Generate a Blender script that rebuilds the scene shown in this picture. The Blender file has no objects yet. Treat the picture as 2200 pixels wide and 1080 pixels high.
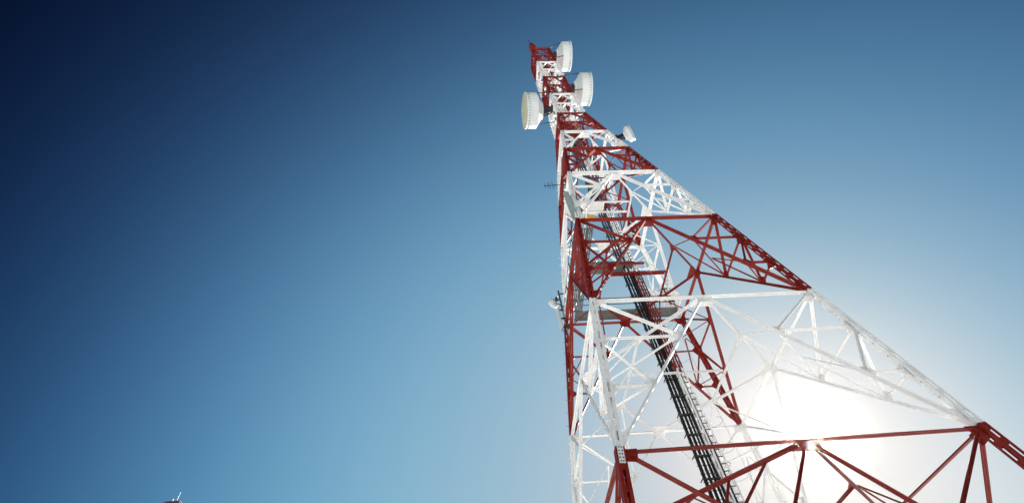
import bpy, math, random
from mathutils import Vector, Matrix

random.seed(7)
scene = bpy.context.scene
col = scene.collection

# ------------------------------------------------------------------ camera
cam_data = bpy.data.cameras.new("camera")
cam = bpy.data.objects.new("camera", cam_data)
col.objects.link(cam)
scene.camera = cam
RIGHT = Vector((0.9958780103, -0.0182497973, -0.0888478105))
DOWN = Vector((-0.0450965135, 0.7502731698, -0.6595881102))
FWD = Vector((0.0786974777, 0.6608760213, 0.7463575493))
CAM = Vector((-8.5196028, -16.2048953, 0.0))
m = Matrix((RIGHT, -DOWN, -FWD)).transposed().to_4x4()
m.translation = CAM
cam.matrix_world = m
FOCAL_PX = 1083.5185
cam_data.sensor_fit = 'HORIZONTAL'
cam_data.sensor_width = 36.0
cam_data.lens = 36.0 * FOCAL_PX / 2200.0
cam_data.shift_x = -(1113.188 - 1100.0) / 2200.0
cam_data.shift_y = (679.278 - 540.0) / 2200.0
cam_data.clip_start = 0.1
cam_data.clip_end = 20000.0

# ------------------------------------------------------------------ sky, sun, exposure
SUN = Vector((0.544953, 0.701109, 0.459862)).normalized()
SUN_EL = math.asin(SUN.z)
SUN_AZ = math.atan2(SUN.x, SUN.y)          # clockwise from +Y
world = bpy.data.worlds.new("World")
scene.world = world
world.use_nodes = True
wn, wl = world.node_tree.nodes, world.node_tree.links
wn.clear()
w_out = wn.new('ShaderNodeOutputWorld')
w_bg = wn.new('ShaderNodeBackground')
w_sky = wn.new('ShaderNodeTexSky')
w_sky.sky_type = 'NISHITA'
w_sky.sun_disc = False
w_sky.sun_elevation = SUN_EL
w_sky.sun_rotation = SUN_AZ
w_sky.altitude = 300.0
w_sky.air_density = 1.0
w_sky.dust_density = 0.6
w_sky.ozone_density = 2.0
w_bg.inputs['Strength'].default_value = 0.05
# the clear sky deepens away from the sun and whitens round it; lens vignetting is baked in.
# ln(gain) is a smooth function of the direction in the world, fading to the plain sky behind the viewer
w_tc = wn.new('ShaderNodeTexCoord')
w_sep = wn.new('ShaderNodeSeparateXYZ')
wl.new(w_tc.outputs['Generated'], w_sep.inputs[0])
w_dot = wn.new('ShaderNodeVectorMath'); w_dot.operation = 'DOT_PRODUCT'
w_dot.inputs[1].default_value = SUN
wl.new(w_tc.outputs['Generated'], w_dot.inputs[0])

def w_math(op, a, b=None, clamp=False):
    n_ = wn.new('ShaderNodeMath'); n_.operation = op; n_.use_clamp = clamp
    for i_, q_ in enumerate((a, b)):
        if q_ is None:
            continue
        if isinstance(q_, (int, float)):
            n_.inputs[i_].default_value = q_
        else:
            wl.new(q_, n_.inputs[i_])
    return n_.outputs[0]

A1 = w_math('ARCCOSINE', w_math('MINIMUM', w_dot.outputs['Value'], 0.9999999))
AC = w_math('MINIMUM', A1, 1.5)
A2 = w_math('MULTIPLY', AC, AC)
A3 = w_math('MULTIPLY', A2, AC)
DX, DY, DZ = w_sep.outputs[0], w_sep.outputs[1], w_sep.outputs[2]
XZ = w_math('MULTIPLY', DX, DZ)
XX = w_math('MULTIPLY', DX, DX)
YZ = w_math('MULTIPLY', DY, DZ)
YY_ = w_math('MULTIPLY', DY, DY)
SKY_FIT = [(None, (0.4484, 0.3335, -0.0026)), (AC, (-0.0025, 0.5114, 0.2769)), (A2, (-0.9115, -0.2942, 0.1315)),
           (A3, (-1.7135, -1.8766, -1.59)), (DX, (-2.9615, -2.847, -2.3049)), (DY, (1.8722, 2.0004, 1.5075)),
           (DZ, (0.3278, -0.0278, 0.0881)), (XZ, (0.2899, 0.9385, 0.8475)), (XX, (1.1518, 0.9641, 0.8604)),
           (YZ, (-0.8529, -0.4024, -0.2261)), (YY_, (-1.8916, -2.4003, -1.943))]
acc = None
for f_, c_ in SKY_FIT:
    if f_ is None:
        first = c_
        continue
    n_ = wn.new('ShaderNodeVectorMath'); n_.operation = 'MULTIPLY_ADD'
    wl.new(f_, n_.inputs[0])
    n_.inputs[1].default_value = c_
    if acc is None:
        n_.inputs[2].default_value = first
    else:
        wl.new(acc, n_.inputs[2])
    acc = n_.outputs[0]
w_fade = wn.new('ShaderNodeMapRange'); w_fade.interpolation_type = 'SMOOTHSTEP'
w_fade.inputs['From Min'].default_value = 1.47
w_fade.inputs['From Max'].default_value = 2.3
w_fade.inputs['To Min'].default_value = 1.0
w_fade.inputs['To Max'].default_value = 0.0
wl.new(A1, w_fade.inputs['Value'])
w_sc = wn.new('ShaderNodeVectorMath'); w_sc.operation = 'MULTIPLY'
wl.new(acc, w_sc.inputs[0]); wl.new(w_fade.outputs[0], w_sc.inputs[1])
w_s3 = wn.new('ShaderNodeSeparateXYZ'); wl.new(w_sc.outputs[0], w_s3.inputs[0])
w_cb = wn.new('ShaderNodeCombineXYZ')
for i_ in range(3):
    wl.new(w_math('EXPONENT', w_s3.outputs[i_]), w_cb.inputs[i_])
w_mul = wn.new('ShaderNodeVectorMath'); w_mul.operation = 'MULTIPLY'
wl.new(w_sky.outputs['Color'], w_mul.inputs[0])
wl.new(w_cb.outputs[0], w_mul.inputs[1])
SKY_CEIL = (5.5, 5.6, 5.65)
# the sun's own disc and the bright ring round it
g1 = w_math('MULTIPLY', w_math('EXPONENT', w_math('MULTIPLY', w_math('POWER', w_math('DIVIDE', A1, 0.012), 2.0), -1.0)), 900.0)
g2 = w_math('MULTIPLY', w_math('EXPONENT', w_math('MULTIPLY', w_math('DIVIDE', A1, 0.03), -1.0)), 4.0)
w_glow = wn.new('ShaderNodeVectorMath'); w_glow.operation = 'MULTIPLY_ADD'
wl.new(w_math('ADD', g1, g2), w_glow.inputs[0])
w_glow.inputs[1].default_value = (1.0, 0.93, 0.80)
w_c3 = wn.new('ShaderNodeSeparateXYZ'); wl.new(w_mul.outputs[0], w_c3.inputs[0])
w_cc = wn.new('ShaderNodeCombineXYZ')
for i_ in range(3):                      # clear air never gets brighter than thin white haze
    q4 = w_math('POWER', w_math('DIVIDE', w_c3.outputs[i_], SKY_CEIL[i_]), 4.0)
    wl.new(w_math('DIVIDE', w_c3.outputs[i_], w_math('POWER', w_math('ADD', q4, 1.0), 0.25)), w_cc.inputs[i_])
wl.new(w_cc.outputs[0], w_glow.inputs[2])
wl.new(w_glow.outputs[0], w_bg.inputs['Color'])
wl.new(w_bg.outputs[0], w_out.inputs['Surface'])

sun_data = bpy.data.lights.new("sun", 'SUN')
sun_data.energy = 5.0
sun_data.angle = math.radians(0.5)
sun_data.color = (1.0, 0.965, 0.90)
sun = bpy.data.objects.new("sun", sun_data)
sun.rotation_euler = SUN.to_track_quat('Z', 'Y').to_euler()
sun.location = SUN * 200
col.objects.link(sun)

scene.view_settings.view_transform = 'Standard'
scene.view_settings.look = 'None'
scene.view_settings.exposure = 1.85
scene.view_settings.gamma = 1.0

# ------------------------------------------------------------------ materials
def new_mat(name):
    mt = bpy.data.materials.new(name)
    mt.use_nodes = True
    return mt, mt.node_tree.nodes, mt.node_tree.links, mt.node_tree.nodes['Principled BSDF']

def noisy(name, c1, c2, rough, scale=3.0, metallic=0.0, stretch=None, r2=None, detail=6, bump=0.0):
    mt, n, l, b = new_mat(name)
    tc = n.new('ShaderNodeTexCoord')
    mp = n.new('ShaderNodeMapping')
    mp.inputs['Scale'].default_value = stretch or (1, 1, 1)
    nz = n.new('ShaderNodeTexNoise')
    nz.inputs['Scale'].default_value = scale
    nz.inputs['Detail'].default_value = detail
    nz.inputs['Roughness'].default_value = 0.65
    rp = n.new('ShaderNodeValToRGB')
    rp.color_ramp.elements[0].position = 0.34
    rp.color_ramp.elements[0].color = (*c1, 1)
    rp.color_ramp.elements[1].position = 0.66
    rp.color_ramp.elements[1].color = (*c2, 1)
    l.new(tc.outputs['Object'], mp.inputs['Vector'])
    l.new(mp.outputs[0], nz.inputs['Vector'])
    l.new(nz.outputs['Fac'], rp.inputs['Fac'])
    l.new(rp.outputs['Color'], b.inputs['Base Color'])
    b.inputs['Metallic'].default_value = metallic
    b.inputs['Roughness'].default_value = rough
    if r2 is not None:
        mr = n.new('ShaderNodeMapRange')
        mr.inputs['To Min'].default_value = rough
        mr.inputs['To Max'].default_value = r2
        l.new(nz.outputs['Fac'], mr.inputs['Value'])
        l.new(mr.outputs[0], b.inputs['Roughness'])
    if bump:
        bp = n.new('ShaderNodeBump')
        bp.inputs['Strength'].default_value = bump
        bp.inputs['Distance'].default_value = 0.01
        l.new(nz.outputs['Fac'], bp.inputs['Height'])
        l.new(bp.outputs[0], b.inputs['Normal'])
    return mt

M_WHITE = noisy('white_paint', (0.76, 0.76, 0.75), (0.86, 0.86, 0.85), 0.6, 2.2, r2=0.8)
M_WHITE.node_tree.nodes['Principled BSDF'].inputs['Specular IOR Level'].default_value = 0.15
M_RED = noisy('red_paint', (0.18, 0.011, 0.007), (0.26, 0.018, 0.010), 0.42, 2.5, r2=0.62)
M_RED.node_tree.nodes['Principled BSDF'].inputs['Specular IOR Level'].default_value = 0.3
def weather(mt, colour, scale, lo, hi, amount, stretch=(1, 1, 0.25)):
    # runs and spots of rust or chalk, longer than they are wide
    n, l = mt.node_tree.nodes, mt.node_tree.links
    b = n['Principled BSDF']
    old = b.inputs['Base Color'].links[0].from_socket
    tc = n.new('ShaderNodeTexCoord'); mp = n.new('ShaderNodeMapping'); mp.inputs['Scale'].default_value = stretch
    nz = n.new('ShaderNodeTexNoise'); nz.inputs['Scale'].default_value = scale; nz.inputs['Detail'].default_value = 8
    mr = n.new('ShaderNodeMapRange'); mr.inputs['From Min'].default_value = lo; mr.inputs['From Max'].default_value = hi
    mr.inputs['To Max'].default_value = amount
    mx = n.new('ShaderNodeMix'); mx.data_type = 'RGBA'
    l.new(tc.outputs['Object'], mp.inputs['Vector']); l.new(mp.outputs[0], nz.inputs['Vector']); l.new(nz.outputs['Fac'], mr.inputs['Value'])
    l.new(mr.outputs[0], mx.inputs['Factor']); l.new(old, mx.inputs['A']); mx.inputs['B'].default_value = (*colour, 1)
    l.new(mx.outputs['Result'], b.inputs['Base Color'])
weather(M_WHITE, (0.50, 0.46, 0.41), 5.0, 0.58, 0.74, 0.22)
weather(M_WHITE, (0.30, 0.16, 0.09), 14.0, 0.67, 0.75, 0.3)
weather(M_RED, (0.30, 0.05, 0.04), 4.0, 0.55, 0.75, 0.6)
weather(M_RED, (0.06, 0.012, 0.01), 9.0, 0.60, 0.72, 0.7)

M_STEEL = noisy('galvanised_steel', (0.20, 0.22, 0.22), (0.34, 0.36, 0.35), 0.5, 6, metallic=0.5)
M_DARK = noisy('dark_steel', (0.02, 0.022, 0.025), (0.05, 0.05, 0.052), 0.5, 8, metallic=0.3)
M_CABLE = noisy('black_cable', (0.004, 0.004, 0.0045), (0.012, 0.012, 0.013), 0.6, 8)
M_CABLE.node_tree.nodes['Principled BSDF'].inputs['Specular IOR Level'].default_value = 0.25
M_DRUM = noisy('drum_white', (0.58, 0.625, 0.635), (0.65, 0.68, 0.68), 0.42, 1.2, r2=0.6)
M_RADOME = noisy('radome_cream', (0.50, 0.48, 0.33), (0.60, 0.57, 0.41), 0.55, 1.5)
M_GREYFRP = noisy('pale_grey_plastic', (0.26, 0.31, 0.31), (0.34, 0.39, 0.385), 0.5, 3)
M_GRATE = noisy('grating_steel', (0.10, 0.11, 0.11), (0.17, 0.18, 0.18), 0.6, 10, metallic=0.3)
M_YELLOW = noisy('yellow_paint', (0.45, 0.25, 0.03), (0.55, 0.33, 0.04), 0.5, 5)
M_CONC = noisy('concrete', (0.33, 0.32, 0.30), (0.45, 0.44, 0.41), 0.85, 4, bump=0.3)
M_GROUND = noisy('dry_ground', (0.42, 0.425, 0.42), (0.55, 0.555, 0.55), 0.95, 0.25, detail=12, bump=0.4)

# ------------------------------------------------------------------ mesh helpers
class MB:
    def __init__(self):
        self.v, self.f, self.mi = [], [], []

    def quad_strip(self, rings, mat=0, closed=True, cap=True):
        base = len(self.v)
        n = len(rings[0])
        for r in rings:
            self.v.extend([tuple(p) for p in r])
        for i in range(len(rings) - 1):
            for j in range(n if closed else n - 1):
                k = (j + 1) % n
                a = base + i * n
                self.f.append((a + j, a + k, a + n + k, a + n + j)); self.mi.append(mat)
        if cap:
            self.f.append(tuple(base + j for j in reversed(range(n)))); self.mi.append(mat)
            e = base + (len(rings) - 1) * n
            self.f.append(tuple(e + j for j in range(n))); self.mi.append(mat)

    def prism(self, a, b, poly, u, v, mat=0):
        a, b = Vector(a), Vector(b)
        self.quad_strip([[a + u * x + v * y for x, y in poly], [b + u * x + v * y for x, y in poly]], mat)

    def box_bar(self, a, b, wu, wv, up=(0, 0, 1), mat=0):
        a, b = Vector(a), Vector(b)
        d = (b - a).normalized()
        u = Vector(up).cross(d)
        if u.length < 1e-4:
            u = Vector((1, 0, 0)).cross(d)
        u.normalize()
        v = d.cross(u)
        x, y = wu / 2, wv / 2
        self.prism(a, b, [(-x, -y), (x, -y), (x, y), (-x, y)], u, v, mat)

    def tube(self, pts, r, n=6, mat=0, cap=True):
        pts = [Vector(p) for p in pts]
        rings = []
        for i, p in enumerate(pts):
            t = (pts[min(i + 1, len(pts) - 1)] - pts[max(i - 1, 0)]).normalized()
            ref = Vector((0, 0, 1)) if abs(t.z) < 0.9 else Vector((1, 0, 0))
            u = ref.cross(t).normalized()
            w_ = t.cross(u)
            rings.append([p + (u * math.cos(2 * math.pi * k / n) + w_ * math.sin(2 * math.pi * k / n)) * r for k in range(n)])
        self.quad_strip(rings, mat, True, cap)

    def lathe(self, o, axis, prof, n=48, mat=0, cap=False):
        o, axis = Vector(o), Vector(axis).normalized()
        u = Vector((0, 0, 1)).cross(axis).normalized()
        w_ = axis.cross(u)
        self.quad_strip([[o + axis * s + (u * math.cos(2 * math.pi * k / n) + w_ * math.sin(2 * math.pi * k / n)) * max(r, 1e-3)
                          for k in range(n)] for s, r in prof], mat, True, cap)

    def extend(self, other, mat):
        b = len(self.v)
        self.v.extend(other.v)
        self.f.extend([tuple(i + b for i in f) for f in other.f])
        self.mi.extend([mat] * len(other.f))

    def build(self, name, mats, parent=None, smooth=None):
        me = bpy.data.meshes.new(name)
        origin = Vector(self.v[0]) * 0
        pl = parent_world.get(parent.name, Vector()) if parent else Vector()
        me.from_pydata([tuple(Vector(p) - pl) for p in self.v], [], self.f)
        if not isinstance(mats, (list, tuple)):
            mats = [mats]
        for mt in mats:
            me.materials.append(mt)
        if len(mats) > 1:
            me.polygons.foreach_set('material_index', self.mi)
        me.validate()
        if smooth:
            me.polygons.foreach_set('use_smooth', [True] * len(me.polygons))
            me.set_sharp_from_angle(angle=math.radians(smooth))
        ob = bpy.data.objects.new(name, me)
        col.objects.link(ob)
        if parent:
            ob.parent = parent
            parent_world[ob.name] = pl
        else:
            parent_world[ob.name] = Vector()
        return ob

parent_world = {}

def empty(name, loc, parent=None):
    o = bpy.data.objects.new(name, None)
    o.empty_display_size = 0.3
    col.objects.link(o)
    pl = parent_world.get(parent.name, Vector()) if parent else Vector()
    o.location = Vector(loc) - pl
    o.parent = parent
    parent_world[o.name] = Vector(loc)
    return o

def tag(o, label=None, cat=None, group=None, kind=None):
    if label: o['label'] = label
    if cat: o['category'] = cat
    if group: o['group'] = group
    if kind: o['kind'] = kind
    return o

def project(p):
    q = Vector(p) - CAM
    d = q.dot(FWD)
    return 1113.188 + FOCAL_PX * q.dot(RIGHT) / d, 679.278 + FOCAL_PX * q.dot(DOWN) / d, d

# ------------------------------------------------------------------ ground
GZ = -1.6
g = MB()
R_G = 6000.0
ring = 96
g.v.append((0, 0, GZ))
for rr in (30, 120, 600, R_G):
    for k in range(ring):
        a = 2 * math.pi * k / ring
        g.v.append((rr * math.cos(a), rr * math.sin(a), GZ))
for k in range(ring):
    g.f.append((0, 1 + k, 1 + (k + 1) % ring))
    for q in range(3):
        b0, b1 = 1 + q * ring, 1 + (q + 1) * ring
        g.f.append((b0 + k, b1 + k, b1 + (k + 1) % ring, b0 + (k + 1) % ring))
g.mi = [0] * len(g.f)
tag(g.build('ground', M_GROUND), kind='structure')
M_DAMPER = noisy('bounce_damper', (0.24, 0.24, 0.238), (0.38, 0.38, 0.375), 0.95, 9.0, detail=12, bump=0.5)  # added unseen darker disc, cuts the ground bounce onto the lower steel
g = MB()
g.v = [(13.5 * math.cos(2 * math.pi * k / 64), 13.5 * math.sin(2 * math.pi * k / 64), GZ + 0.004) for k in range(64)]
g.f = [tuple(range(64))]; g.mi = [0]
tag(g.build('bounce_damper_disc', M_DAMPER), kind='structure')

# ------------------------------------------------------------------ the lattice tower
W = [5.959, 5.0440, 4.2624, 3.4633, 2.7110, 2.1702, 1.6983, 1.1061, 1.0078, 0.9990, 0.9960, 0.9881]
Z = [-0.9, 7.2514, 14.2115, 21.3366, 27.9722, 32.7550, 36.9379, 42.3963, 47.5999, 52.7174, 57.8915, 63.0202]
# panel i lies between level i and level i+1; its colour alternates from the red bottom panel
LEG = [0.25, 0.23, 0.225, 0.215, 0.205, 0.19, 0.18, 0.20, 0.20, 0.20, 0.19]
BEAM = [0.072, 0.085, 0.11, 0.135, 0.125, 0.115, 0.085, 0.09, 0.09, 0.09, 0.09]     # beam at the panel's top
DIAG = [0.075, 0.08, 0.10, 0.11, 0.11, 0.10, 0.085, 0.08, 0.08, 0.075, 0.075]
STRUT = [0.062, 0.065, 0.068, 0.075, 0.072, 0.07, 0.055, 0.05, 0.05, 0.05, 0.05]
BEAM_DROP = [0.09, 0.05, 0.03, 0.02, 0.02, 0.02, 0.02, 0.02, 0.02, 0.02, 0.02]
CORN = [(-1, -1), (1, -1), (1, 1), (-1, 1)]

tower = empty('lattice_tower', (0, 0, GZ))
tag(tower, 'tall red and white painted steel lattice tower seen from below', 'tower')
sections = []
for i in range(11):
    s = empty('lattice_section', (0, 0, Z[i]), tower)
    s['label'] = ('red' if i % 2 == 0 else 'white') + ' painted section of the lattice tower'
    sections.append(s)
PAINT = [M_RED if i % 2 == 0 else M_WHITE for i in range(11)]

members = []      # (kind, panel, MB, score)

def on_screen_score(a, b, width):
    best = 0
    pa, pb = project(a), project(b)
    n_in = 0
    for t in (0.05, 0.275, 0.5, 0.725, 0.95):
        p = project(Vector(a).lerp(Vector(b), t))
        n_in += (0 < p[0] < 2200 and 0 < p[1] < 1080 and p[2] > 0)
    return n_in / 5 * math.hypot(pa[0] - pb[0], pa[1] - pb[1]) * width * FOCAL_PX / max(1, pa[2])

def member(kind, panel, a, b, n, h, pa=0.0, pb=0.0, t=None, f=None):
    """a pair of angles back to back: webs in the plane whose normal is n, flanges square to it"""
    a, b = Vector(a), Vector(b)
    d = (b - a).normalized()
    n = (n - d * n.dot(d)).normalized()
    v = n.cross(d)
    if v.z < 0:
        v = -v
    a2, b2 = a + d * pa, b - d * pb
    t = t or max(0.007, h * 0.10)
    f = f or h * 0.85
    gp = 0.008 + random.uniform(0, 0.0012)
    mb = MB()
    lo, hi = -h / 2, h / 2
    for s in (1, -1):
        poly = [(s * gp, lo), (s * (gp + f), lo), (s * (gp + f), lo + t), (s * (gp + t), lo + t), (s * (gp + t), hi), (s * gp, hi)]
        mb.prism(a2, b2, poly, n, v)
    # packing plates that hold the pair together
    L = (b2 - a2).length
    k = int(L / 1.1)
    for q in range(1, k + 1):
        c = a2 + d * (L * q / (k + 1))
        mb.box_bar(c - d * 0.05, c + d * 0.05, 0.012, h * 0.8, up=v)
    members.append((kind, panel, mb, on_screen_score(a, b, h)))

def single(kind, panel, a, b, n, h, pa=0.0, pb=0.0, off=0.0):
    """one angle"""
    a, b = Vector(a), Vector(b)
    d = (b - a).normalized()
    n = (n - d * n.dot(d)).normalized()
    v = n.cross(d)
    if v.z < 0:
        v = -v
    t = max(0.006, h * 0.1)
    o = off + random.uniform(0, 0.003)
    mb = MB()
    poly = [(o, -h / 2), (o + h, -h / 2), (o + h, -h / 2 + t), (o + t, -h / 2 + t), (o + t, h / 2), (o, h / 2)]
    mb.prism(a + d * pa, b - d * pb, poly, n, v)
    members.append((kind, panel, mb, on_screen_score(a, b, h)))

def hull2(pts):
    pts = sorted(set((round(x, 5), round(y, 5)) for x, y in pts))
    def half(ps):
        h = []
        for p in ps:
            while len(h) > 1 and (h[-1][0] - h[-2][0]) * (p[1] - h[-2][1]) - (h[-1][1] - h[-2][1]) * (p[0] - h[-2][0]) <= 0:
                h.pop()
            h.append(p)
        return h
    lo, up = half(pts), half(pts[::-1])
    return lo[:-1] + up[:-1]

def gusset(panel, node, n, arms, th=0.006, bolts=False, off=0.0):
    """a flat plate round the member ends: arms = (direction, reach, half width)"""
    node = Vector(node)
    n = Vector(n).normalized()
    e1 = Vector(arms[0][0]); e1 = (e1 - n * e1.dot(n)).normalized()
    e2 = n.cross(e1)
    pts = []
    for d, r, hw in arms:
        d = Vector(d); d = (d - n * d.dot(n)).normalized()
        x, y = d.dot(e1), d.dot(e2)
        for s in (1, -1):
            pts.append((x * r - y * hw * s, y * r + x * hw * s))
            pts.append((-y * hw * s, x * hw * s))
    hp = hull2(pts)
    mb = MB()
    o = node + n * (off + random.uniform(-0.0015, 0.0015))
    mb.quad_strip([[o + e1 * x + e2 * y - n * th for x, y in hp], [o + e1 * x + e2 * y + n * th for x, y in hp]])
    if bolts:
        for d, r, hw in arms:
            d = Vector(d); d = (d - n * d.dot(n)).normalized()
            pr_ = n.cross(d)
            for q in (0.35, 0.6, 0.85):
                for s in (1, -1):
                    c = o + d * (r * q) + pr_ * (hw * 0.55 * s)
                    mb.tube([c - n * (th + 0.014), c + n * (th + 0.014)], 0.014, 6)
    members.append(('gusset_plate', panel, mb, on_screen_score(node, node + e1 * 0.3, 0.3)))

def P(ci, lev):
    return Vector((CORN[ci][0] * W[lev], CORN[ci][1] * W[lev], Z[lev]))

def leg_mesh(panel, a, b, side, ci):
    d = (b - a).normalized()
    sx, sy = CORN[ci]
    u = Vector((1, 0, 0)); u = (u - d * u.dot(d)).normalized()
    v = d.cross(u)
    if v.y < 0: v = -v
    hs = side / 2
    gap = max(0.05, side * (0.40 if ci == 1 else 0.25))
    F = hs - gap / 2
    t = 0.012
    mb = MB()
    for ax in (-1, 1):
        for ay in (-1, 1):
            poly = [(0, 0), (F, 0), (F, t), (t, t), (t, F), (0, F)]
            mb.prism(a, b, [(ax * (hs - x), ay * (hs - y)) for x, y in poly], u, v)
    L = (b - a).length
    step = 0.62 if panel < 6 else 0.42
    k = max(2, int(round(L / step)))
    pl = 0.2 if panel < 6 else 0.16
    ww = gap / 2 + 0.035
    for q in range(k + 1):
        c = a.lerp(b, min(max(q / k, 0.12 / L), 1 - 0.12 / L))
        for nn, tt in ((u, v), (-u, v), (v, u), (-v, u)):
            o = c + nn * (hs - t - 0.007)
            mb.quad_strip([[o + d * s * pl / 2 + tt * ww + nn * 0.005, o + d * s * pl / 2 - tt * ww + nn * 0.005,
                            o + d * s * pl / 2 - tt * ww - nn * 0.005, o + d * s * pl / 2 + tt * ww - nn * 0.005] for s in (-1, 1)])
    # climbing bolts on the outer edge
    nb = int(L / 0.38) if (panel >= 6 or ci == 3) else 0
    for q in range(nb):
        c = a + d * (0.2 + q * 0.38)
        e = u * sx if q % 2 else v * sy
        c2 = c + u * sx * (hs - 0.03) + v * sy * (hs - 0.03)
        mb.tube([c2, c2 + e * 0.16], 0.009, 5)
    members.append(('leg', panel, mb, 1e9))

def lerp(a, b, t):
    return a + (b - a) * t

def face_panel(panel, fi, bot, top, nsub, beam, full=True, drop=0.0, bolts=False, beam_h=None):
    """one face of one panel: beam at its top, two diagonals from mid beam to the feet, and the secondary struts"""
    A, B = fi, (fi + 1) % 4
    Ta, Tb, Ca, Cb = top[A], top[B], bot[A], bot[B]
    edge = (Tb - Ta).normalized()
    n = edge.cross((Ta - Ca).normalized()).normalized()
    if n.dot(Vector((Ta.x + Tb.x, Ta.y + Tb.y, 0))) < 0:
        n = -n
    side = LEG[panel]
    bh, dh, sh = beam_h or BEAM[panel], DIAG[panel], STRUT[panel]
    k = min(1.0, (Ta - Ca).length / 6.5)
    dz = Vector((0, 0, -drop))
    M = (Ta + Tb) / 2 + dz
    pull = side / 2 + 0.06
    if beam:
        member('crossbeam', panel, Ta + dz, Tb + dz, n, bh, pull, pull)
    arms_m = [(edge, 0.27 * k + 0.05, bh * 0.55), (-edge, 0.27 * k + 0.05, bh * 0.55)]
    half_nodes = {}
    for s, (T, C_) in ((0, (Ta, Ca)), (1, (Tb, Cb))):
        dd = (C_ - M).normalized()
        member('diagonal_brace', panel, M, C_, n, dh, 0.24 * k + bh * 0.5, 0.42 * k + side / 2)
        arms_m.append((dd, 0.32 * k + 0.09, dh * 0.7))
        Ds = [lerp(M, C_, q / nsub) for q in range(1, nsub)]
        Ns = [lerp(T, C_, q / nsub) for q in range(1, nsub)]
        half_nodes[s] = Ds
        inn = (Tb - Ta).normalized() * (1 if s == 0 else -1)
        legd = (T - C_).normalized()
        # corner plate: beam + first strut (top) and the diagonal's foot (bottom)
        arms_t = [(inn, 0.34 * k + side * 0.5, bh * 0.6), (-legd, 0.28 * k + 0.05, side * 0.3)]
        if nsub > 1:
            td = (Ds[0] - T).normalized()
            arms_t.append((td, 0.38 * k + side * 0.5, sh * 0.7))
        gusset(panel, T + dz * 0.6, n, arms_t, bolts=bolts, off=0.0)
        gusset(panel, C_ + legd * 0.02, n, [(-dd, 0.62 * k + side * 0.5, dh * 0.7), (legd, 0.6 * k, side * 0.3), (inn, side * 0.6, 0.03)], bolts=bolts)
        prev = T
        for q, (D, N) in enumerate(zip(Ds, Ns)):
            sp, se = side / 2 + 0.10 * k, dh * 0.6 + 0.05 * k
            if q == 0:
                member('strut', panel, T, D, n, sh * 1.3, side / 2 + 0.22 * k, se)
            else:
                member('strut', panel, Ns[q - 1], D, n, sh, sp, se)
            member('strut', panel, D, N, n, sh, se, sp)
            src = T if q == 0 else Ns[q - 1]
            gusset(panel, D, n, [(dd, 0.2 * k + 0.05, dh * 0.6), (-dd, 0.2 * k + 0.05, dh * 0.6), ((src - D), 0.26 * k + 0.05, sh * 0.7), ((N - D), 0.26 * k + 0.05, sh * 0.7)], bolts=bolts)
            arms = [(legd, 0.3 * k, side * 0.45), (-legd, 0.3 * k, side * 0.45), ((D - N), side / 2 + 0.26 * k, sh * 0.9)]
            if q + 1 < len(Ds):
                arms.append(((Ds[q + 1] - N), side / 2 + 0.26 * k, sh * 0.9))
            gusset(panel, N, n, arms, bolts=bolts)
    gusset(panel, M, n, arms_m, bolts=bolts)
    return M, half_nodes

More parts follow.
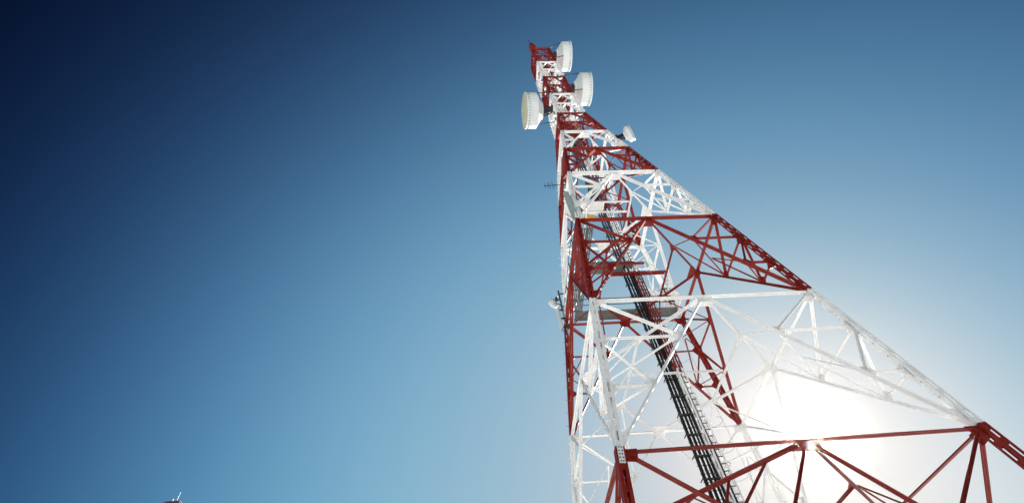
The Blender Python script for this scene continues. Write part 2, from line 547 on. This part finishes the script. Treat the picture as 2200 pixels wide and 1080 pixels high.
UP = Vector((0, 0, 1))
for p in range(11):
    bot = [P(c, p) for c in range(4)]
    top = [P(c, p + 1) for c in range(4)]
    for c in range(4):
        leg_mesh(p, bot[c], top[c], LEG[p], c)
    big = p <= 4
    nsub = {0: 3, 1: 3, 2: 3, 3: 3, 4: 3, 5: 2}.get(p, 2)
    bolts = p <= 2
    if p <= 5:
        faces = [face_panel(p, f, bot, top, nsub, True, drop=BEAM_DROP[p], bolts=bolts) for f in range(4)]
        Ms = [f[0] for f in faces]
        sh = STRUT[p]
        dzv = Vector((0, 0, -0.05))
        dm = []
        for f in range(4):
            a, b = Ms[f], Ms[(f + 1) % 4]
            member('plan_brace', p, a + dzv, b + dzv, UP, sh * 1.35, 0.25, 0.25)
            dm.append((a + b) / 2 + dzv)
            gusset(p, a + dzv, UP, [((b - a), 0.6, sh), ((Ms[(f - 1) % 4] - a), 0.6, sh)])
        # inner chords: right and left diamond edges
        member('plan_brace', p, dm[0], dm[1], UP, sh * 1.1, 0.1, 0.1)
        member('plan_brace', p, dm[2], dm[3], UP, sh * 1.1, 0.1, 0.1)
        if p <= 4:
            member('plan_brace', p, (dm[2] + dm[3]) / 2, (dm[0] + dm[1]) / 2, UP, sh * 1.1, 0.1, 0.1)
        for f in range(4):
            gusset(p, dm[f], UP, [((Ms[f] - dm[f]), 0.28, sh * 0.7), ((Ms[(f + 1) % 4] - dm[f]), 0.28, sh * 0.7),
                                  ((dm[1 - f] if f < 2 else dm[5 - f]) - dm[f], 0.28, sh * 0.7)])
        if p == 0:
            for t_, q_ in ((0.17, 0.62), (0.33, 0.86)):
                single('strut', p, lerp(Ms[0], Ms[3], t_) + dzv, lerp(top[0], bot[0], q_), Vector((1, -1, 0)), sh * 0.95, 0.06, 0.3)
        # hip bracing behind each leg
        if p <= 4:
            for f in range(4):
                # corner between face f (its B side) and face f+1 (its A side)
                D = faces[f][1][1]
                E = faces[(f + 1) % 4][1][0]
                h0 = dm[f]
                for q in range(len(D)):
                    nn = (D[q] - h0).cross(E[q] - h0)
                    single('strut', p, h0, D[q], nn, sh * 0.85, 0.12, 0.12, 0.01)
                    single('strut', p, h0, E[q], nn, sh * 0.85, 0.12, 0.12, 0.016)
                    single('strut', p, D[q], E[q], UP, sh * 0.85, 0.12, 0.12, 0.022)
                    h0 = (D[q] + E[q]) / 2
    else:
        nk = 2
        for k in range(nk):
            b2 = [lerp(bot[c], top[c], k / nk) for c in range(4)]
            t2 = [lerp(bot[c], top[c], (k + 1) / nk) for c in range(4)]
            for f in range(4):
                face_panel(p, f, b2, t2, 2, True, drop=0.02, beam_h=BEAM[p] * (1.0 if k == nk - 1 else 0.85))
            for f in range(2):
                single('plan_brace', p, t2[f] - UP * 0.06, t2[f + 2] - UP * 0.06, UP, 0.05, 0.12, 0.12, 0.01 + 0.01 * f)

# the biggest of each kind are parts of their own, the rest of a kind is one part
CAP = {'leg': 60, 'crossbeam': 96, 'diagonal_brace': 96, 'strut': 98, 'gusset_plate': 96, 'plan_brace': 98}
REST = {'crossbeam': 'thin_crossbeams', 'diagonal_brace': 'thin_bracing', 'strut': 'fine_strutting', 'gusset_plate': 'small_plating', 'plan_brace': 'inner_bracing'}
by_kind = {}
for mbr in members:
    by_kind.setdefault(mbr[0], []).append(mbr)
for kind, lst in by_kind.items():
    lst.sort(key=lambda q: -q[3])
    for q in lst[:CAP[kind]]:
        q[2].build(kind, PAINT[q[1]], sections[q[1]])
    rest = lst[CAP[kind]:]
    if rest:
        mb = MB()
        for q in rest:
            mb.extend(q[2], q[1] % 2)
        tag(mb.build(REST[kind], [M_RED, M_WHITE], tower), kind='stuff')

# bolted splice plates where the legs change colour
for p in (1,):
    for c in (0, 2, 3):
        node = P(c, p)
        d = (P(c, p) - P(c, p - 1)).normalized()
        u = Vector((1, 0, 0)); u = (u - d * u.dot(d)).normalized()
        v = d.cross(u)
        if v.y < 0: v = -v
        sx, sy = CORN[c]
        hs = LEG[p - 1] / 2
        mb = MB()
        for nn, tt in ((v * sy, u),):
            o = node - d * 0.27 + nn * (hs + 0.008)
            wv = hs * 0.62
            mb.quad_strip([[o + d * s_ * 0.27 + tt * wv + nn * 0.006, o + d * s_ * 0.27 - tt * wv + nn * 0.006,
                            o + d * s_ * 0.27 - tt * wv - nn * 0.006, o + d * s_ * 0.27 + tt * wv - nn * 0.006] for s_ in (-1, 1)])
            for q in range(5):
                for s_ in (-1, 1):
                    cc = o + d * (-0.22 + q * 0.11) + tt * (wv * 0.55 * s_ * (1 if q % 2 else 0.75))
                    mb.tube([cc, cc + nn * 0.028], 0.018, 6, mat=1)
        mb.build('splice_plate', [PAINT[p], M_DARK], sections[p])

# footings
for c in CORN:
    mb = MB()
    x, y = c[0] * 5.96, c[1] * 5.96
    mb.quad_strip([[(x - s, y - s, zz), (x + s, y - s, zz), (x + s, y + s, zz), (x - s, y + s, zz)] for s, zz in ((0.75, GZ - 0.3), (0.72, -1.05), (0.66, -0.97))])
    mb.build('footing', M_CONC, tower)

# head of the tower: railing posts and two finials
mb = MB()
zt = Z[11]
for (sx, sy) in CORN:
    mb.box_bar((sx * 0.99, sy * 0.99, zt), (sx * 0.99, sy * 0.99, zt + 0.9), 0.08, 0.08, up=(1, 0, 0))
for k in range(4):
    a, b = CORN[k], CORN[(k + 1) % 4]
    for hh in (0.45, 0.88):
        mb.box_bar((a[0] * 0.99, a[1] * 0.99, zt + hh), (b[0] * 0.99, b[1] * 0.99, zt + hh), 0.05, 0.05)
for q in range(6):
    y = -0.9 + q * 0.36
    mb.box_bar((-0.93, y, zt + 0.03), (0.93, y, zt + 0.03), 0.1, 0.03)
mb.build('head_platform', M_RED, tower)
mb = MB()
mb.quad_strip([[(-0.96 - s, -0.96 - s, zz), (-0.96 + s * 3, -0.96 - s, zz), (-0.96 + s * 3, -0.96 + s * 3, zz), (-0.96 - s, -0.96 + s * 3, zz)] for s, zz in ((0.16, zt + 0.9), (0.1, zt + 2.6))])
mb.build('finial_post', M_RED, tower)
mb = MB()
mb.tube([(-0.9, -0.9, zt + 2.6), (-0.93, -0.93, zt + 3.4), (-0.95, -0.95, zt + 4.4)], 0.035, 6)
mb.tube([(-1.08, -0.85, zt + 1.2), (-1.15, -0.85, zt + 1.9)], 0.03, 6)
mb.build('lightning_rod', M_DARK, tower)

# ------------------------------------------------------------------ ladder and cables up the middle
def ladder_run():
    t = empty('ladder', (0.2, -0.1, 0), tower)
    zt_ = 61.0
    def xs(z, x):                      # the run widens a little towards the ground
        return x * (1 + 0.55 * max(0, 14.2 - z) / 14.2)
    lv = [z for z in Z if z > 0]
    cuts = [GZ] + lv[:-1] + [zt_]
    for i in range(len(cuts) - 1):
        a, b = cuts[i], cuts[i + 1]
        mt = PAINT[i]
        for x in (-0.06, 0.20):
            mb = MB()
            for yy in (-0.22, 0.02):
                mb.box_bar((xs(a, x), yy, a), (xs(b, x), yy, b), 0.05, 0.05, up=(0, 1, 0))
            n = int((b - a) / 0.55)
            for q in range(n):
                z0, z1 = a + (b - a) * q / n, a + (b - a) * (q + 1) / n
                y0, y1 = (-0.22, 0.02) if q % 2 else (0.02, -0.22)
                mb.box_bar((xs(z0, x), y0, z0), (xs(z1, x), y1, z1), 0.028, 0.02, up=(1, 0, 0))
            mb.build('rail', mt, t)
    mb = MB()
    z = GZ + 0.3
    while z < zt_:
        mb.tube([(xs(z, -0.06), -0.22, z), (xs(z, 0.20), -0.22, z)], 0.02, 6)
        z += 0.3
    tag(mb.build('rungs', M_DARK, t), kind='stuff')
    mb = MB()
    z = 3.0
    k = 0
    while z < zt_ - 1:
        x0 = xs(z, 0.20)
        pts = [(x0 + 0.02 + 0.34 * math.sin(a) , -0.22 - 0.36 * (1 - math.cos(a)), z) for a in [math.pi * q / 10 for q in range(11)]]
        mb.tube(pts, 0.007, 5)
        z += 1.15
    for a in (0.6,):
        aa = math.pi * a
        zz = [3.0 + q * 2.9 for q in range(20)]
        mb.tube([(xs(z_, 0.20) + 0.02 + 0.34 * math.sin(aa), -0.22 - 0.36 * (1 - math.cos(aa)), z_) for z_ in zz], 0.006, 5)
    mb.build('safety_cage', M_STEEL, t)
    return xs
xs = ladder_run()

cr = empty('cable_run', (-0.3, -0.1, GZ))
tag(cr, 'thick run of black feeder cables clamped beside the ladder inside the tower', 'cables')
CX = [-0.56, -0.515, -0.465, -0.42, -0.37, -0.325, -0.275, -0.23, -0.185, -0.14, -0.10, 0.09, 0.135, 0.18, 0.225, 0.27]
for i, x in enumerate(CX):
    mb = MB()
    pts = []
    ztop = [43, 21.6, 21.6, 58, 21.6, 21.5, 50, 21.6, 47, 21.6, 21.6, 52, 28, 34, 47, 21.6][i]
    r = [0.026, 0.036, 0.026, 0.042, 0.03, 0.036, 0.026, 0.042, 0.03, 0.036, 0.026, 0.03, 0.026, 0.033, 0.024, 0.03][i]
    z = GZ
    while z <= ztop:
        pts.append((xs(z, x) + random.uniform(-0.012, 0.012), (0.02 if i < 11 else 0.12) + (i % 3) * 0.07 + random.uniform(-0.015, 0.015), z))
        z += 1.2
    mb.tube(pts, r, 6)
    mb.build('cable', M_CABLE, cr)
mb = MB()
z = 0.5
while z < 58:
    mb.box_bar((xs(z, -0.62), -0.04, z), (xs(z, -0.08), -0.04, z), 0.04, 0.045)
    mb.box_bar((xs(z, -0.58), 0.12, z + 0.05), (xs(z, -0.08), 0.12, z + 0.05), 0.04, 0.04)
    mb.tube([(xs(z, -0.66), -0.10, z), (xs(z, -0.66), 0.18, z)], 0.025, 5)
    z += 0.95
tag(mb.build('cable_clamps', M_DARK, cr), kind='stuff')
mb = MB()
z = 0.2
while z < 58:
    wob = random.uniform(-0.02, 0.02)
    mb.tube([(xs(z, -0.585), 0.2, z), (xs(z, -0.05), 0.2, z + wob)], 0.014, 5)
    mb.tube([(xs(z, 0.03), 0.33, z + 0.1), (xs(z, 0.33), 0.33, z + 0.1 + wob)], 0.014, 5)
    z += 0.34
tag(mb.build('tray_rungs', M_DARK, cr), kind='stuff')
mb = MB()
for q in range(26):                       # slack loops and tie ends that stick out of the bundle
    z = random.uniform(2, 40)
    x0_ = xs(z, random.choice((-0.58, -0.57, 0.30)))
    sd = -1 if x0_ < 0 else 1
    L_ = random.uniform(0.2, 0.55)
    b_ = random.uniform(0.05, 0.14)
    mb.tube([(x0_, 0.0, z), (x0_ + sd * b_ * 0.8, -0.03, z - L_ * 0.25), (x0_ + sd * b_, -0.05, z - L_ * 0.55), (x0_ + sd * b_ * 0.5, -0.02, z - L_ * 0.85), (x0_, 0.02, z - L_)], 0.011, 5)
mb.build('slack_loops', M_CABLE, cr)
mb = MB()
for x in (-0.53, -0.1):
    mb.box_bar((xs(GZ, x), 0.2, GZ), (xs(14.2, x), 0.2, 14.2), 0.04, 0.04, up=(0, 1, 0))
    mb.box_bar((x, 0.2, 14.2), (x, 0.2, 59), 0.04, 0.04, up=(0, 1, 0))
mb.build('tray_rail', M_DARK, cr)

# ------------------------------------------------------------------ platforms
def grating(mb, x0, x1, y0, y1, z, along='x', pitch=0.1):
    if along == 'x':
        n = int((y1 - y0) / pitch)
        for q in range(n):
            y = y0 + (y1 - y0) * (q + 0.5) / n
            mb.box_bar((x0, y, z), (x1, y, z), pitch * 0.8, 0.04)
        k = max(1, int((x1 - x0) / 0.8))
        for q in range(k + 1):
            x = x0 + (x1 - x0) * q / k
            mb.box_bar((x, y0, z - 0.045), (x, y1, z - 0.045), 0.05, 0.05)

def railing(mb, pts, z, h=1.1):
    for a, b in zip(pts[:-1], pts[1:]):
        for hh in (h * 0.5, h):
            mb.tube([(a[0], a[1], z + hh), (b[0], b[1], z + hh)], 0.024, 6)
        L = math.dist(a, b)
        k = max(1, int(L / 1.5))
        for q in range(k + 1):
            t = q / k
            x, y = a[0] + (b[0] - a[0]) * t, a[1] + (b[1] - a[1]) * t
            mb.tube([(x, y, z), (x, y, z + h)], 0.024, 6)

z2 = Z[3]
pf = empty('platform', (0, 3.1, z2), tower)
pf['label'] = 'grey grating platform along the far face'
mb = MB(); grating(mb, -2.95, 3.05, 2.62, 3.36, z2 + 0.12); mb.build('grating', M_GRATE, pf)
mb = MB(); railing(mb, [(-2.9, 2.66), (3.0, 2.66)], z2 + 0.12); mb.build('railing', M_DARK, pf)

pf2 = empty('platform', (-1.2, -0.4, z2), tower)
pf2['label'] = 'grey grating catwalk from the near face to the ladder'
mb = MB(); grating(mb, -2.6, -0.62, -0.78, 0.0, z2 + 0.1); grating(mb, -0.62, -0.2, -0.8, -0.3, z2 + 0.1); mb.build('grating', M_GRATE, pf2)
mb = MB(); railing(mb, [(-2.6, 0.02), (-0.7, 0.02)], z2 + 0.12); mb.build('railing', M_DARK, pf2)
mb = MB()
for y in (-0.72, -0.1):
    mb.box_bar((-1.72, y, z2 - 0.03), (0.4 if y < -0.5 else 1.7, y, z2 - 0.03), 0.09, 0.12)
mb.build('bearer', M_RED, pf2)

pf6 = empty('platform', (-3.0, 0, z2), tower)
pf6['label'] = 'narrow grating walkway seen edge-on along the left face'
mb = MB()
for q in range(7):
    xx = -3.22 + q * 0.1
    mb.box_bar((xx, -2.9, z2 + 0.1), (xx, 2.6, z2 + 0.1), 0.07, 0.04)
for q in range(8):
    yy = -2.9 + q * 0.78
    mb.box_bar((-3.25, yy, z2 + 0.05), (-2.6, yy, z2 + 0.05), 0.05, 0.05)
mb.build('grating', M_GRATE, pf6)
mb = MB(); railing(mb, [(-3.4, -3.1), (-3.4, 3.1)], z2 + 0.12); railing(mb, [(-2.58, -2.5), (-2.58, 2.6)], z2 + 0.12); mb.build('railing', M_DARK, pf6)

z3 = Z[4]
pf3 = empty('platform', (-0.9, -0.3, z3), tower)
pf3['label'] = 'white painted catwalk floor'
mb = MB()
for q in range(3):
    xa = -1.78 + q * 0.51
    mb.quad_strip([[(xa, -0.72, zz), (xa + 0.505, -0.72, zz), (xa + 0.505, 0.26, zz), (xa, 0.26, zz)] for zz in (z3 + 0.06, z3 + 0.085)])
mb.build('floor_plate', M_WHITE, pf3)
mb = MB()
for y in (-0.72, -0.02):
    mb.box_bar((-1.3, y, z3 - 0.02), (1.28, y, z3 - 0.02), 0.08, 0.1)
mb.build('bearer', M_WHITE, pf3)
mb = MB()
mb.box_bar((-1.45, 0.32, z3 + 0.02), (-0.75, 0.40, z3 + 0.02), 0.25, 0.1)
mb.build('warning_board', M_YELLOW, pf3)

# upper small platforms inside the red panel
z5 = Z[7]
pf5 = empty('platform', (0, 0, z5), tower)
mb = MB(); grating(mb, -0.95, 0.95, -0.3, 0.95, z5 + 0.1); mb.build('grating', M_RED, pf5)
for zz, mt in ((44.6, M_WHITE), (50.0, M_RED), (55.0, M_WHITE), (60.2, M_RED)):
    pp_ = empty('platform', (0, 0, zz), tower)
    mb = MB(); grating(mb, -0.8, 0.8, 0.1, 0.85, zz, pitch=0.14); mb.build('grating', mt, pp_)

# ------------------------------------------------------------------ big drum antennas
def drum_antenna(name, hub, axis, R, label, group, mount_to, rods, k=1.0, face=True):
    t = empty(name, hub)
    tag(t, label, 'antenna', group)
    ax = Vector(axis).normalized()
    hub = Vector(hub)
    s = R / 1.64
    mb = MB()
    mb.lathe(hub, ax, [(0.0, 0.02), (0.0, 0.74 * s), (0.03, 0.80 * s), (0.16 * s, 0.86 * s), (0.60 * s, 1.56 * s), (0.64 * s, R), (0.66 * s, R)], 64)
    mb.build('reflector', M_DRUM, t, smooth=32)
    mb = MB()
    mb.lathe(hub, ax, [(0.665 * s, R - 0.02), (0.665 * s, R + 0.012), (1.62 * s, R + 0.012), (1.62 * s, R - 0.02)], 64)
    mb.build('shroud', M_DRUM, t, smooth=32)
    mb = MB()
    mb.lathe(hub, ax, [(1.625 * s, R - 0.03), (1.625 * s, R + 0.05), (1.72 * s, R + 0.06), (1.75 * s, R + 0.02), (1.75 * s, R - 0.05)], 64)
    mb.build('rim', M_DRUM, t, smooth=32)
    mb = MB()
    mb.lathe(hub, ax, [(1.70 * s, R - 0.055), (1.74 * s, R - 0.06), (1.80 * s, R * 0.72), (1.83 * s, R * 0.36), (1.84 * s, 0.0)], 64)
    mb.build('radome', M_RADOME, t, smooth=40)
    mb = MB()
    u = Vector((0, 0, 1)).cross(ax).normalized(); w_ = ax.cross(u)
    for q in range(40):
        a = 2 * math.pi * (q + 0.5) / 40
        rd = u * math.cos(a) + w_ * math.sin(a)
        c = hub + rd * (R + 0.03)
        mb.box_bar(c + ax * 1.40 * s, c + ax * 1.64 * s, 0.024, 0.034, up=rd)
    mb.build('clip_ring', M_STEEL, t)
    # mount: frame between hub and mast
    mb = MB()
    mt_ = Vector(mount_to)
    for dz in (-0.55, 0.0, 0.55):
        mb.box_bar(hub + UP * dz * s, mt_ + UP * dz * s + u * 0.1, 0.12, 0.12)
        mb.box_bar(hub + UP * dz * s + u * 0.4 * s, mt_ + UP * dz * s, 0.08, 0.08)
        mb.box_bar(hub + UP * dz * s - u * 0.4 * s, mt_ + UP * dz * s, 0.08, 0.08)
    mb.tube([mt_ - UP * 1.1 * s, mt_ + UP * 1.1 * s], 0.09, 10)
    mb.lathe(hub - ax * 0.12, ax, [(0, 0.02), (0, 0.5 * s), (0.11, 0.5 * s), (0.115, 0.02)], 24)
    mb.build('mount_bracket', M_DARK, t)
    for (off_u, off_z, end) in rods:
        mb = MB()
        a = hub + ax * 0.66 * s + (u * off_u + UP * off_z) * R
        mb.tube([a, Vector(end)], 0.04, 6)
        mb.build('stay_rod', M_DARK, t)
    return t

GRP = 'large drum antennas near the top of the tower'
drum_antenna('drum_antenna', (1.64, -0.45, 62.1), (1.0, 0.0, 0), 1.52,
             'white drum antenna at the very top, beside the highest red section', GRP, (0.98, -0.55, 62.1),
             [(-0.86, 0.5, (0.6, -1.0, 62.9)), (-0.3, -0.93, (1.05, -0.98, 59.6))])
drum_antenna('drum_antenna', (1.70, -0.45, 50.6), (1.0, 0.0, 0), 1.47,
             'white drum antenna hanging just below the topmost one, on the same face', GRP, (0.98, -0.55, 50.6),
             [(-0.86, 0.5, (-0.3, -1.02, 52.4)), (-0.3, -0.93, (1.05, -0.98, 48.6))])
drum_antenna('drum_antenna', (-2.02, -0.2, 45.6), (-0.996, -0.04, -0.08), 1.49,
             'white drum antenna with cream front, alone on its face of the mast', GRP, (-1.0, -0.3, 45.6),
             [(0.86, 0.5, (0.1, -1.02, 48.0)), (-0.5, -0.84, (-1.05, 0.3, 44.2))])

# smaller drum on the near leg lower down
drum_antenna('drum_antenna', (2.42, -2.20, 34.6), (0.84, -0.54, 0.0), 0.56,
             'small white drum antenna on dark bracket at the tapering leg', 'small drum antennas on the tower legs', (2.02, -1.98, 34.9), [])

# ------------------------------------------------------------------ yagi antenna
yg = empty('yagi_antenna', (-2.1, -1.6, 28.9))
tag(yg, 'thin dark yagi antenna with short crossbars sticking out into the sky', 'antenna')
def unproject_y(u, v, y):
    r = RIGHT * ((u - 1113.188) / FOCAL_PX) + DOWN * ((v - 679.278) / FOCAL_PX) + FWD
    return CAM + r * ((y - CAM.y) / r.y)
YY = 1.0
ya, yb = unproject_y(1169, 399.5, YY), unproject_y(1206, 396.5, YY)
mb = MB(); mb.tube([ya, yb], 0.028, 6); mb.build('boom', M_DARK, yg)
for (u, hl) in ((1171, 8.0), (1177.5, 9.5), (1181, 10), (1187, 12), (1192, 5)):
    c = ya.lerp(yb, (u - 1169) / 37)
    mb = MB()
    dv = Vector((0.02, 0.10, 1.0)).normalized()
    mb.tube([c - dv * hl * 0.055, c + dv * hl * 0.055], 0.018, 6)
    mb.build('element', M_DARK, yg)
mb = MB(); mb.tube([yb + UP * 0.3, yb - UP * 0.3], 0.05, 8); mb.box_bar(yb, yb + Vector((0.35, 0, 0)), 0.08, 0.08)
mb.build('clamp', M_DARK, yg)

# ------------------------------------------------------------------ panel antennas
def panel_antenna(label, bottom, top, wid, dep, mat, facing, pole_off, name='panel_antenna', group=None, bracket=True):
    b, t_ = Vector(bottom), Vector(top)
    e = empty(name, b)
    tag(e, label, 'antenna', group)
    d = (t_ - b).normalized()
    n = Vector(facing); n = (n - d * n.dot(d)).normalized()
    s = d.cross(n)
    x, y = wid / 2, dep / 2
    c = min(x, y) * 0.35
    poly = [(-x + c, -y), (x - c, -y), (x, -y + c), (x, y - c), (x - c, y), (-x + c, y), (-x, y - c), (-x, -y + c)]
    mb = MB(); mb.prism(b, t_, poly, s, n, 0); mb.build('radome', mat, e)
    mb = MB()
    po = Vector(pole_off)
    mb.tube([b - d * 0.35 + po, t_ + d * 0.35 + po], 0.045, 8)
    mb.build('pole', M_STEEL, e)
    mb = MB()
    for q in (0.06, 0.5, 0.94):
        p_ = b.lerp(t_, q)
        mb.box_bar(p_ - n * y, p_ + po, 0.09, 0.07)
        mb.tube([p_ + po - d * 0.06, p_ + po + d * 0.06], 0.075, 8)
        mb.box_bar(p_ + po, p_ + po * 2.2, 0.05, 0.05)
    mb.build('bracket', M_DARK, e)
    mb = MB()
    for q in (-1, 1):
        mb.tube([b + s * 0.05 * q, b - d * 0.12 + s * 0.05 * q, b - d * 0.25 + po * 0.5, b - d * 0.5 + po], 0.014, 6)
    mb.build('tail_cable', M_CABLE, e)
    return e

panel_antenna('grey panel antenna on the near leg beside a fat white cylinder', (-3.52, -3.4, 21.7), (-3.58, -3.4, 24.2), 0.30, 0.14, M_GREYFRP, (-0.3, -1, 0.0), (0.16, 0.28, 0))
# fat white cylinders beside it
def cyl_antenna(label, b, t_, r, group):
    e = empty('tubular_antenna', b)
    tag(e, label, 'antenna', group)
    b, t_ = Vector(b), Vector(t_)
    mb = MB()
    L = (t_ - b).length
    mb.lathe(b, (t_ - b), [(0, 0.01), (0, r * 0.8), (0.05, r), (L - 0.06, r), (L, r * 0.75), (L + 0.01, 0.01)], 20)
    mb.build('radome', M_DRUM, e, smooth=40)
    mb = MB()
    for q in (0.08, 0.92):
        p_ = b.lerp(t_, q)
        mb.lathe(p_ - UP * 0.03, UP, [(0, r + 0.002), (0, r + 0.025), (0.06, r + 0.025), (0.06, r + 0.002)], 20)
        mb.box_bar(p_ + Vector((r, r * 0.4, 0)), p_ + Vector((r + 0.25, 0.3, 0)), 0.06, 0.06)
    mb.build('clamp', M_DARK, e)
cyl_antenna('fat white cylinder antenna, upper of the pair beside the grey panel', (-3.24, -3.38, 22.75), (-3.28, -3.38, 23.95), 0.13, 'white cylinders beside the grey panel antenna')
cyl_antenna('fat white cylinder antenna, lower of the pair beside the grey panel', (-3.20, -3.38, 21.5), (-3.235, -3.38, 22.6), 0.13, 'white cylinders beside the grey panel antenna')

panel_antenna('slim white panel antenna hanging below a small round dish', (-3.84, 3.15, 20.7), (-3.86, 3.1, 22.35), 0.24, 0.12, M_DRUM, (-1, -0.4, 0), (0.3, 0.06, 0))

def small_dish(label, c, axis, R, mount):
    e = empty('dish_antenna', c)
    tag(e, label, 'antenna')
    c, ax = Vector(c), Vector(axis).normalized()
    mb = MB()
    mb.lathe(c, ax, [(0, 0.01), (0.01, R * 0.3), (0.06, R * 0.75), (0.14, R), (0.32, R), (0.33, R * 0.97), (0.36, R * 0.5), (0.37, 0.0)], 40)
    mb.build('reflector', M_DRUM, e, smooth=35)
    mb = MB()
    mt_ = Vector(mount)
    mb.tube([c, c.lerp(mt_, 0.5) + UP * 0.1, mt_], 0.045, 8)
    mb.tube([c + UP * 0.2, mt_ + UP * 0.5], 0.03, 6)
    mb.tube([c - UP * 0.2, mt_ - UP * 0.5], 0.03, 6)
    mb.tube([mt_ - UP * 0.9, mt_ + UP * 0.9], 0.05, 8)
    mb.box_bar(mt_ + UP * 0.6, mt_ + UP * 0.6 + Vector((0.4, 0, 0)), 0.06, 0.06)
    mb.box_bar(mt_ - UP * 0.6, mt_ - UP * 0.6 + Vector((0.4, 0, 0)), 0.06, 0.06)
    mb.box_bar(c - ax * 0.12 - UP * 0.1, c - ax * 0.12 + UP * 0.15, 0.15, 0.12)
    mb.build('mount_bracket', M_DARK, e)
small_dish('small round white dish on a dark bracket above a slim panel', (-3.86, 3.1, 23.05), (-0.55, 0.8, 0.0), 0.33, (-3.55, 3.1, 23.1))

# drum at the far right leg
small_dish('white drum dish half hidden behind the far leg of the tower', (3.3, 3.35, 23.0), (0.8, 0.55, 0.0), 0.62, (2.95, 2.95, 23.0))

# ------------------------------------------------------------------ second tower, far off
M_DARKRED = noisy('dark_red_paint', (0.07, 0.006, 0.008), (0.11, 0.009, 0.010), 0.7, 1.5)  # darker red than the main tower's
def far_tower():
    base = Vector((-74.05, 85.25, GZ))
    t = empty('distant_tower', base)
    tag(t, 'distant red lattice tower, only its tip showing above the bottom edge', 'tower')
    top = 59.0
    mb = MB()
    nlev = 14
    cs = [Vector((math.cos(math.pi / 4 + math.pi / 2 * k), math.sin(math.pi / 4 + math.pi / 2 * k), 0)) for k in range(4)]
    def lv(q):
        f_ = q / nlev
        return GZ + (top - GZ) * f_, 5.5 * (1 - f_) ** 1.3 + 1.2
    for q in range(nlev):
        z0, r0 = lv(q); z1, r1 = lv(q + 1)
        for k in range(4):
            c0, c1 = cs[k], cs[(k + 1) % 4]
            o = Vector((base.x, base.y, 0))
            a0, a1 = o + c0 * r0 + UP * z0, o + c0 * r1 + UP * z1
            b0, b1 = o + c1 * r0 + UP * z0, o + c1 * r1 + UP * z1
            mb.box_bar(a0, a1, 0.22, 0.22, up=(1, 0, 0))
            mb.box_bar(a1, b1, 0.14, 0.14)
            mb.box_bar((a1 + b1) / 2, a0, 0.12, 0.12)
            mb.box_bar((a1 + b1) / 2, b0, 0.12, 0.12)
    mb.build('lattice', M_DARKRED, t)
    o = Vector((base.x, base.y, 0))
    mb = MB()
    for k in range(4):
        c0, c1 = cs[k], cs[(k + 1) % 4]
        a, b = o + c0 * 2.6 + UP * 59.1, o + c1 * 2.6 + UP * 59.1
        mb.box_bar(a, b, 0.12, 0.12)
        mb.box_bar(a, o + UP * 60.5 + c0 * 0.2, 0.16, 0.16)
        mb.box_bar((a + b) / 2, o + UP * 60.5, 0.12, 0.12)
        mb.box_bar(a, a + UP * 0.5, 0.07, 0.07, up=(1, 0, 0))
        for q in range(4):
            mb.box_bar(o + c0 * (0.5 + q * 0.6) + UP * 59.6, o + c1 * (0.5 + q * 0.6) + UP * 59.6, 0.12, 0.08)
    mb.build('head_platform', M_DARKRED, t)
    mb = MB()
    mb.tube([o + UP * 60.4, o + UP * 61.4, o + UP * 62.6], 0.035, 6)
    mb.tube([o + UP * 61.5 + Vector((-.15, 0, 0)), o + UP * 61.9 + Vector((.1, 0, 0))], 0.07, 6)
    mb.build('whip_aerial', M_DRUM, t)
    mb = MB()
    mb.tube([o + Vector((-0.9, 0, 60.4)), o + Vector((-0.9, 0, 61.1))], 0.12, 8)
    mb.build('beacon', M_DRUM, t)
far_tower()

# ------------------------------------------------------------------ added volume that imitates the lens glow round the sun
mb = MB()
x0, x1, y0, y1, h0, h1 = -95, 24, -40, 105, GZ - 1.0, 70.0
mb.quad_strip([[(x0, y0, h), (x1, y0, h), (x1, y1, h), (x0, y1, h)] for h in (h0, h1)])
M_GLOW = bpy.data.materials.new('glow_volume')
M_GLOW.use_nodes = True
hn, hl = M_GLOW.node_tree.nodes, M_GLOW.node_tree.links
hn.clear()
h_out = hn.new('ShaderNodeOutputMaterial')
h_vol = hn.new('ShaderNodeVolumePrincipled')
h_vol.inputs['Color'].default_value = (1.0, 0.95, 0.87, 1)
h_vol.inputs['Density'].default_value = 0.00008
h_vol.inputs['Anisotropy'].default_value = 0.99
hl.new(h_vol.outputs[0], h_out.inputs['Volume'])
tag(mb.build('glow_volume', M_GLOW), kind='stuff')
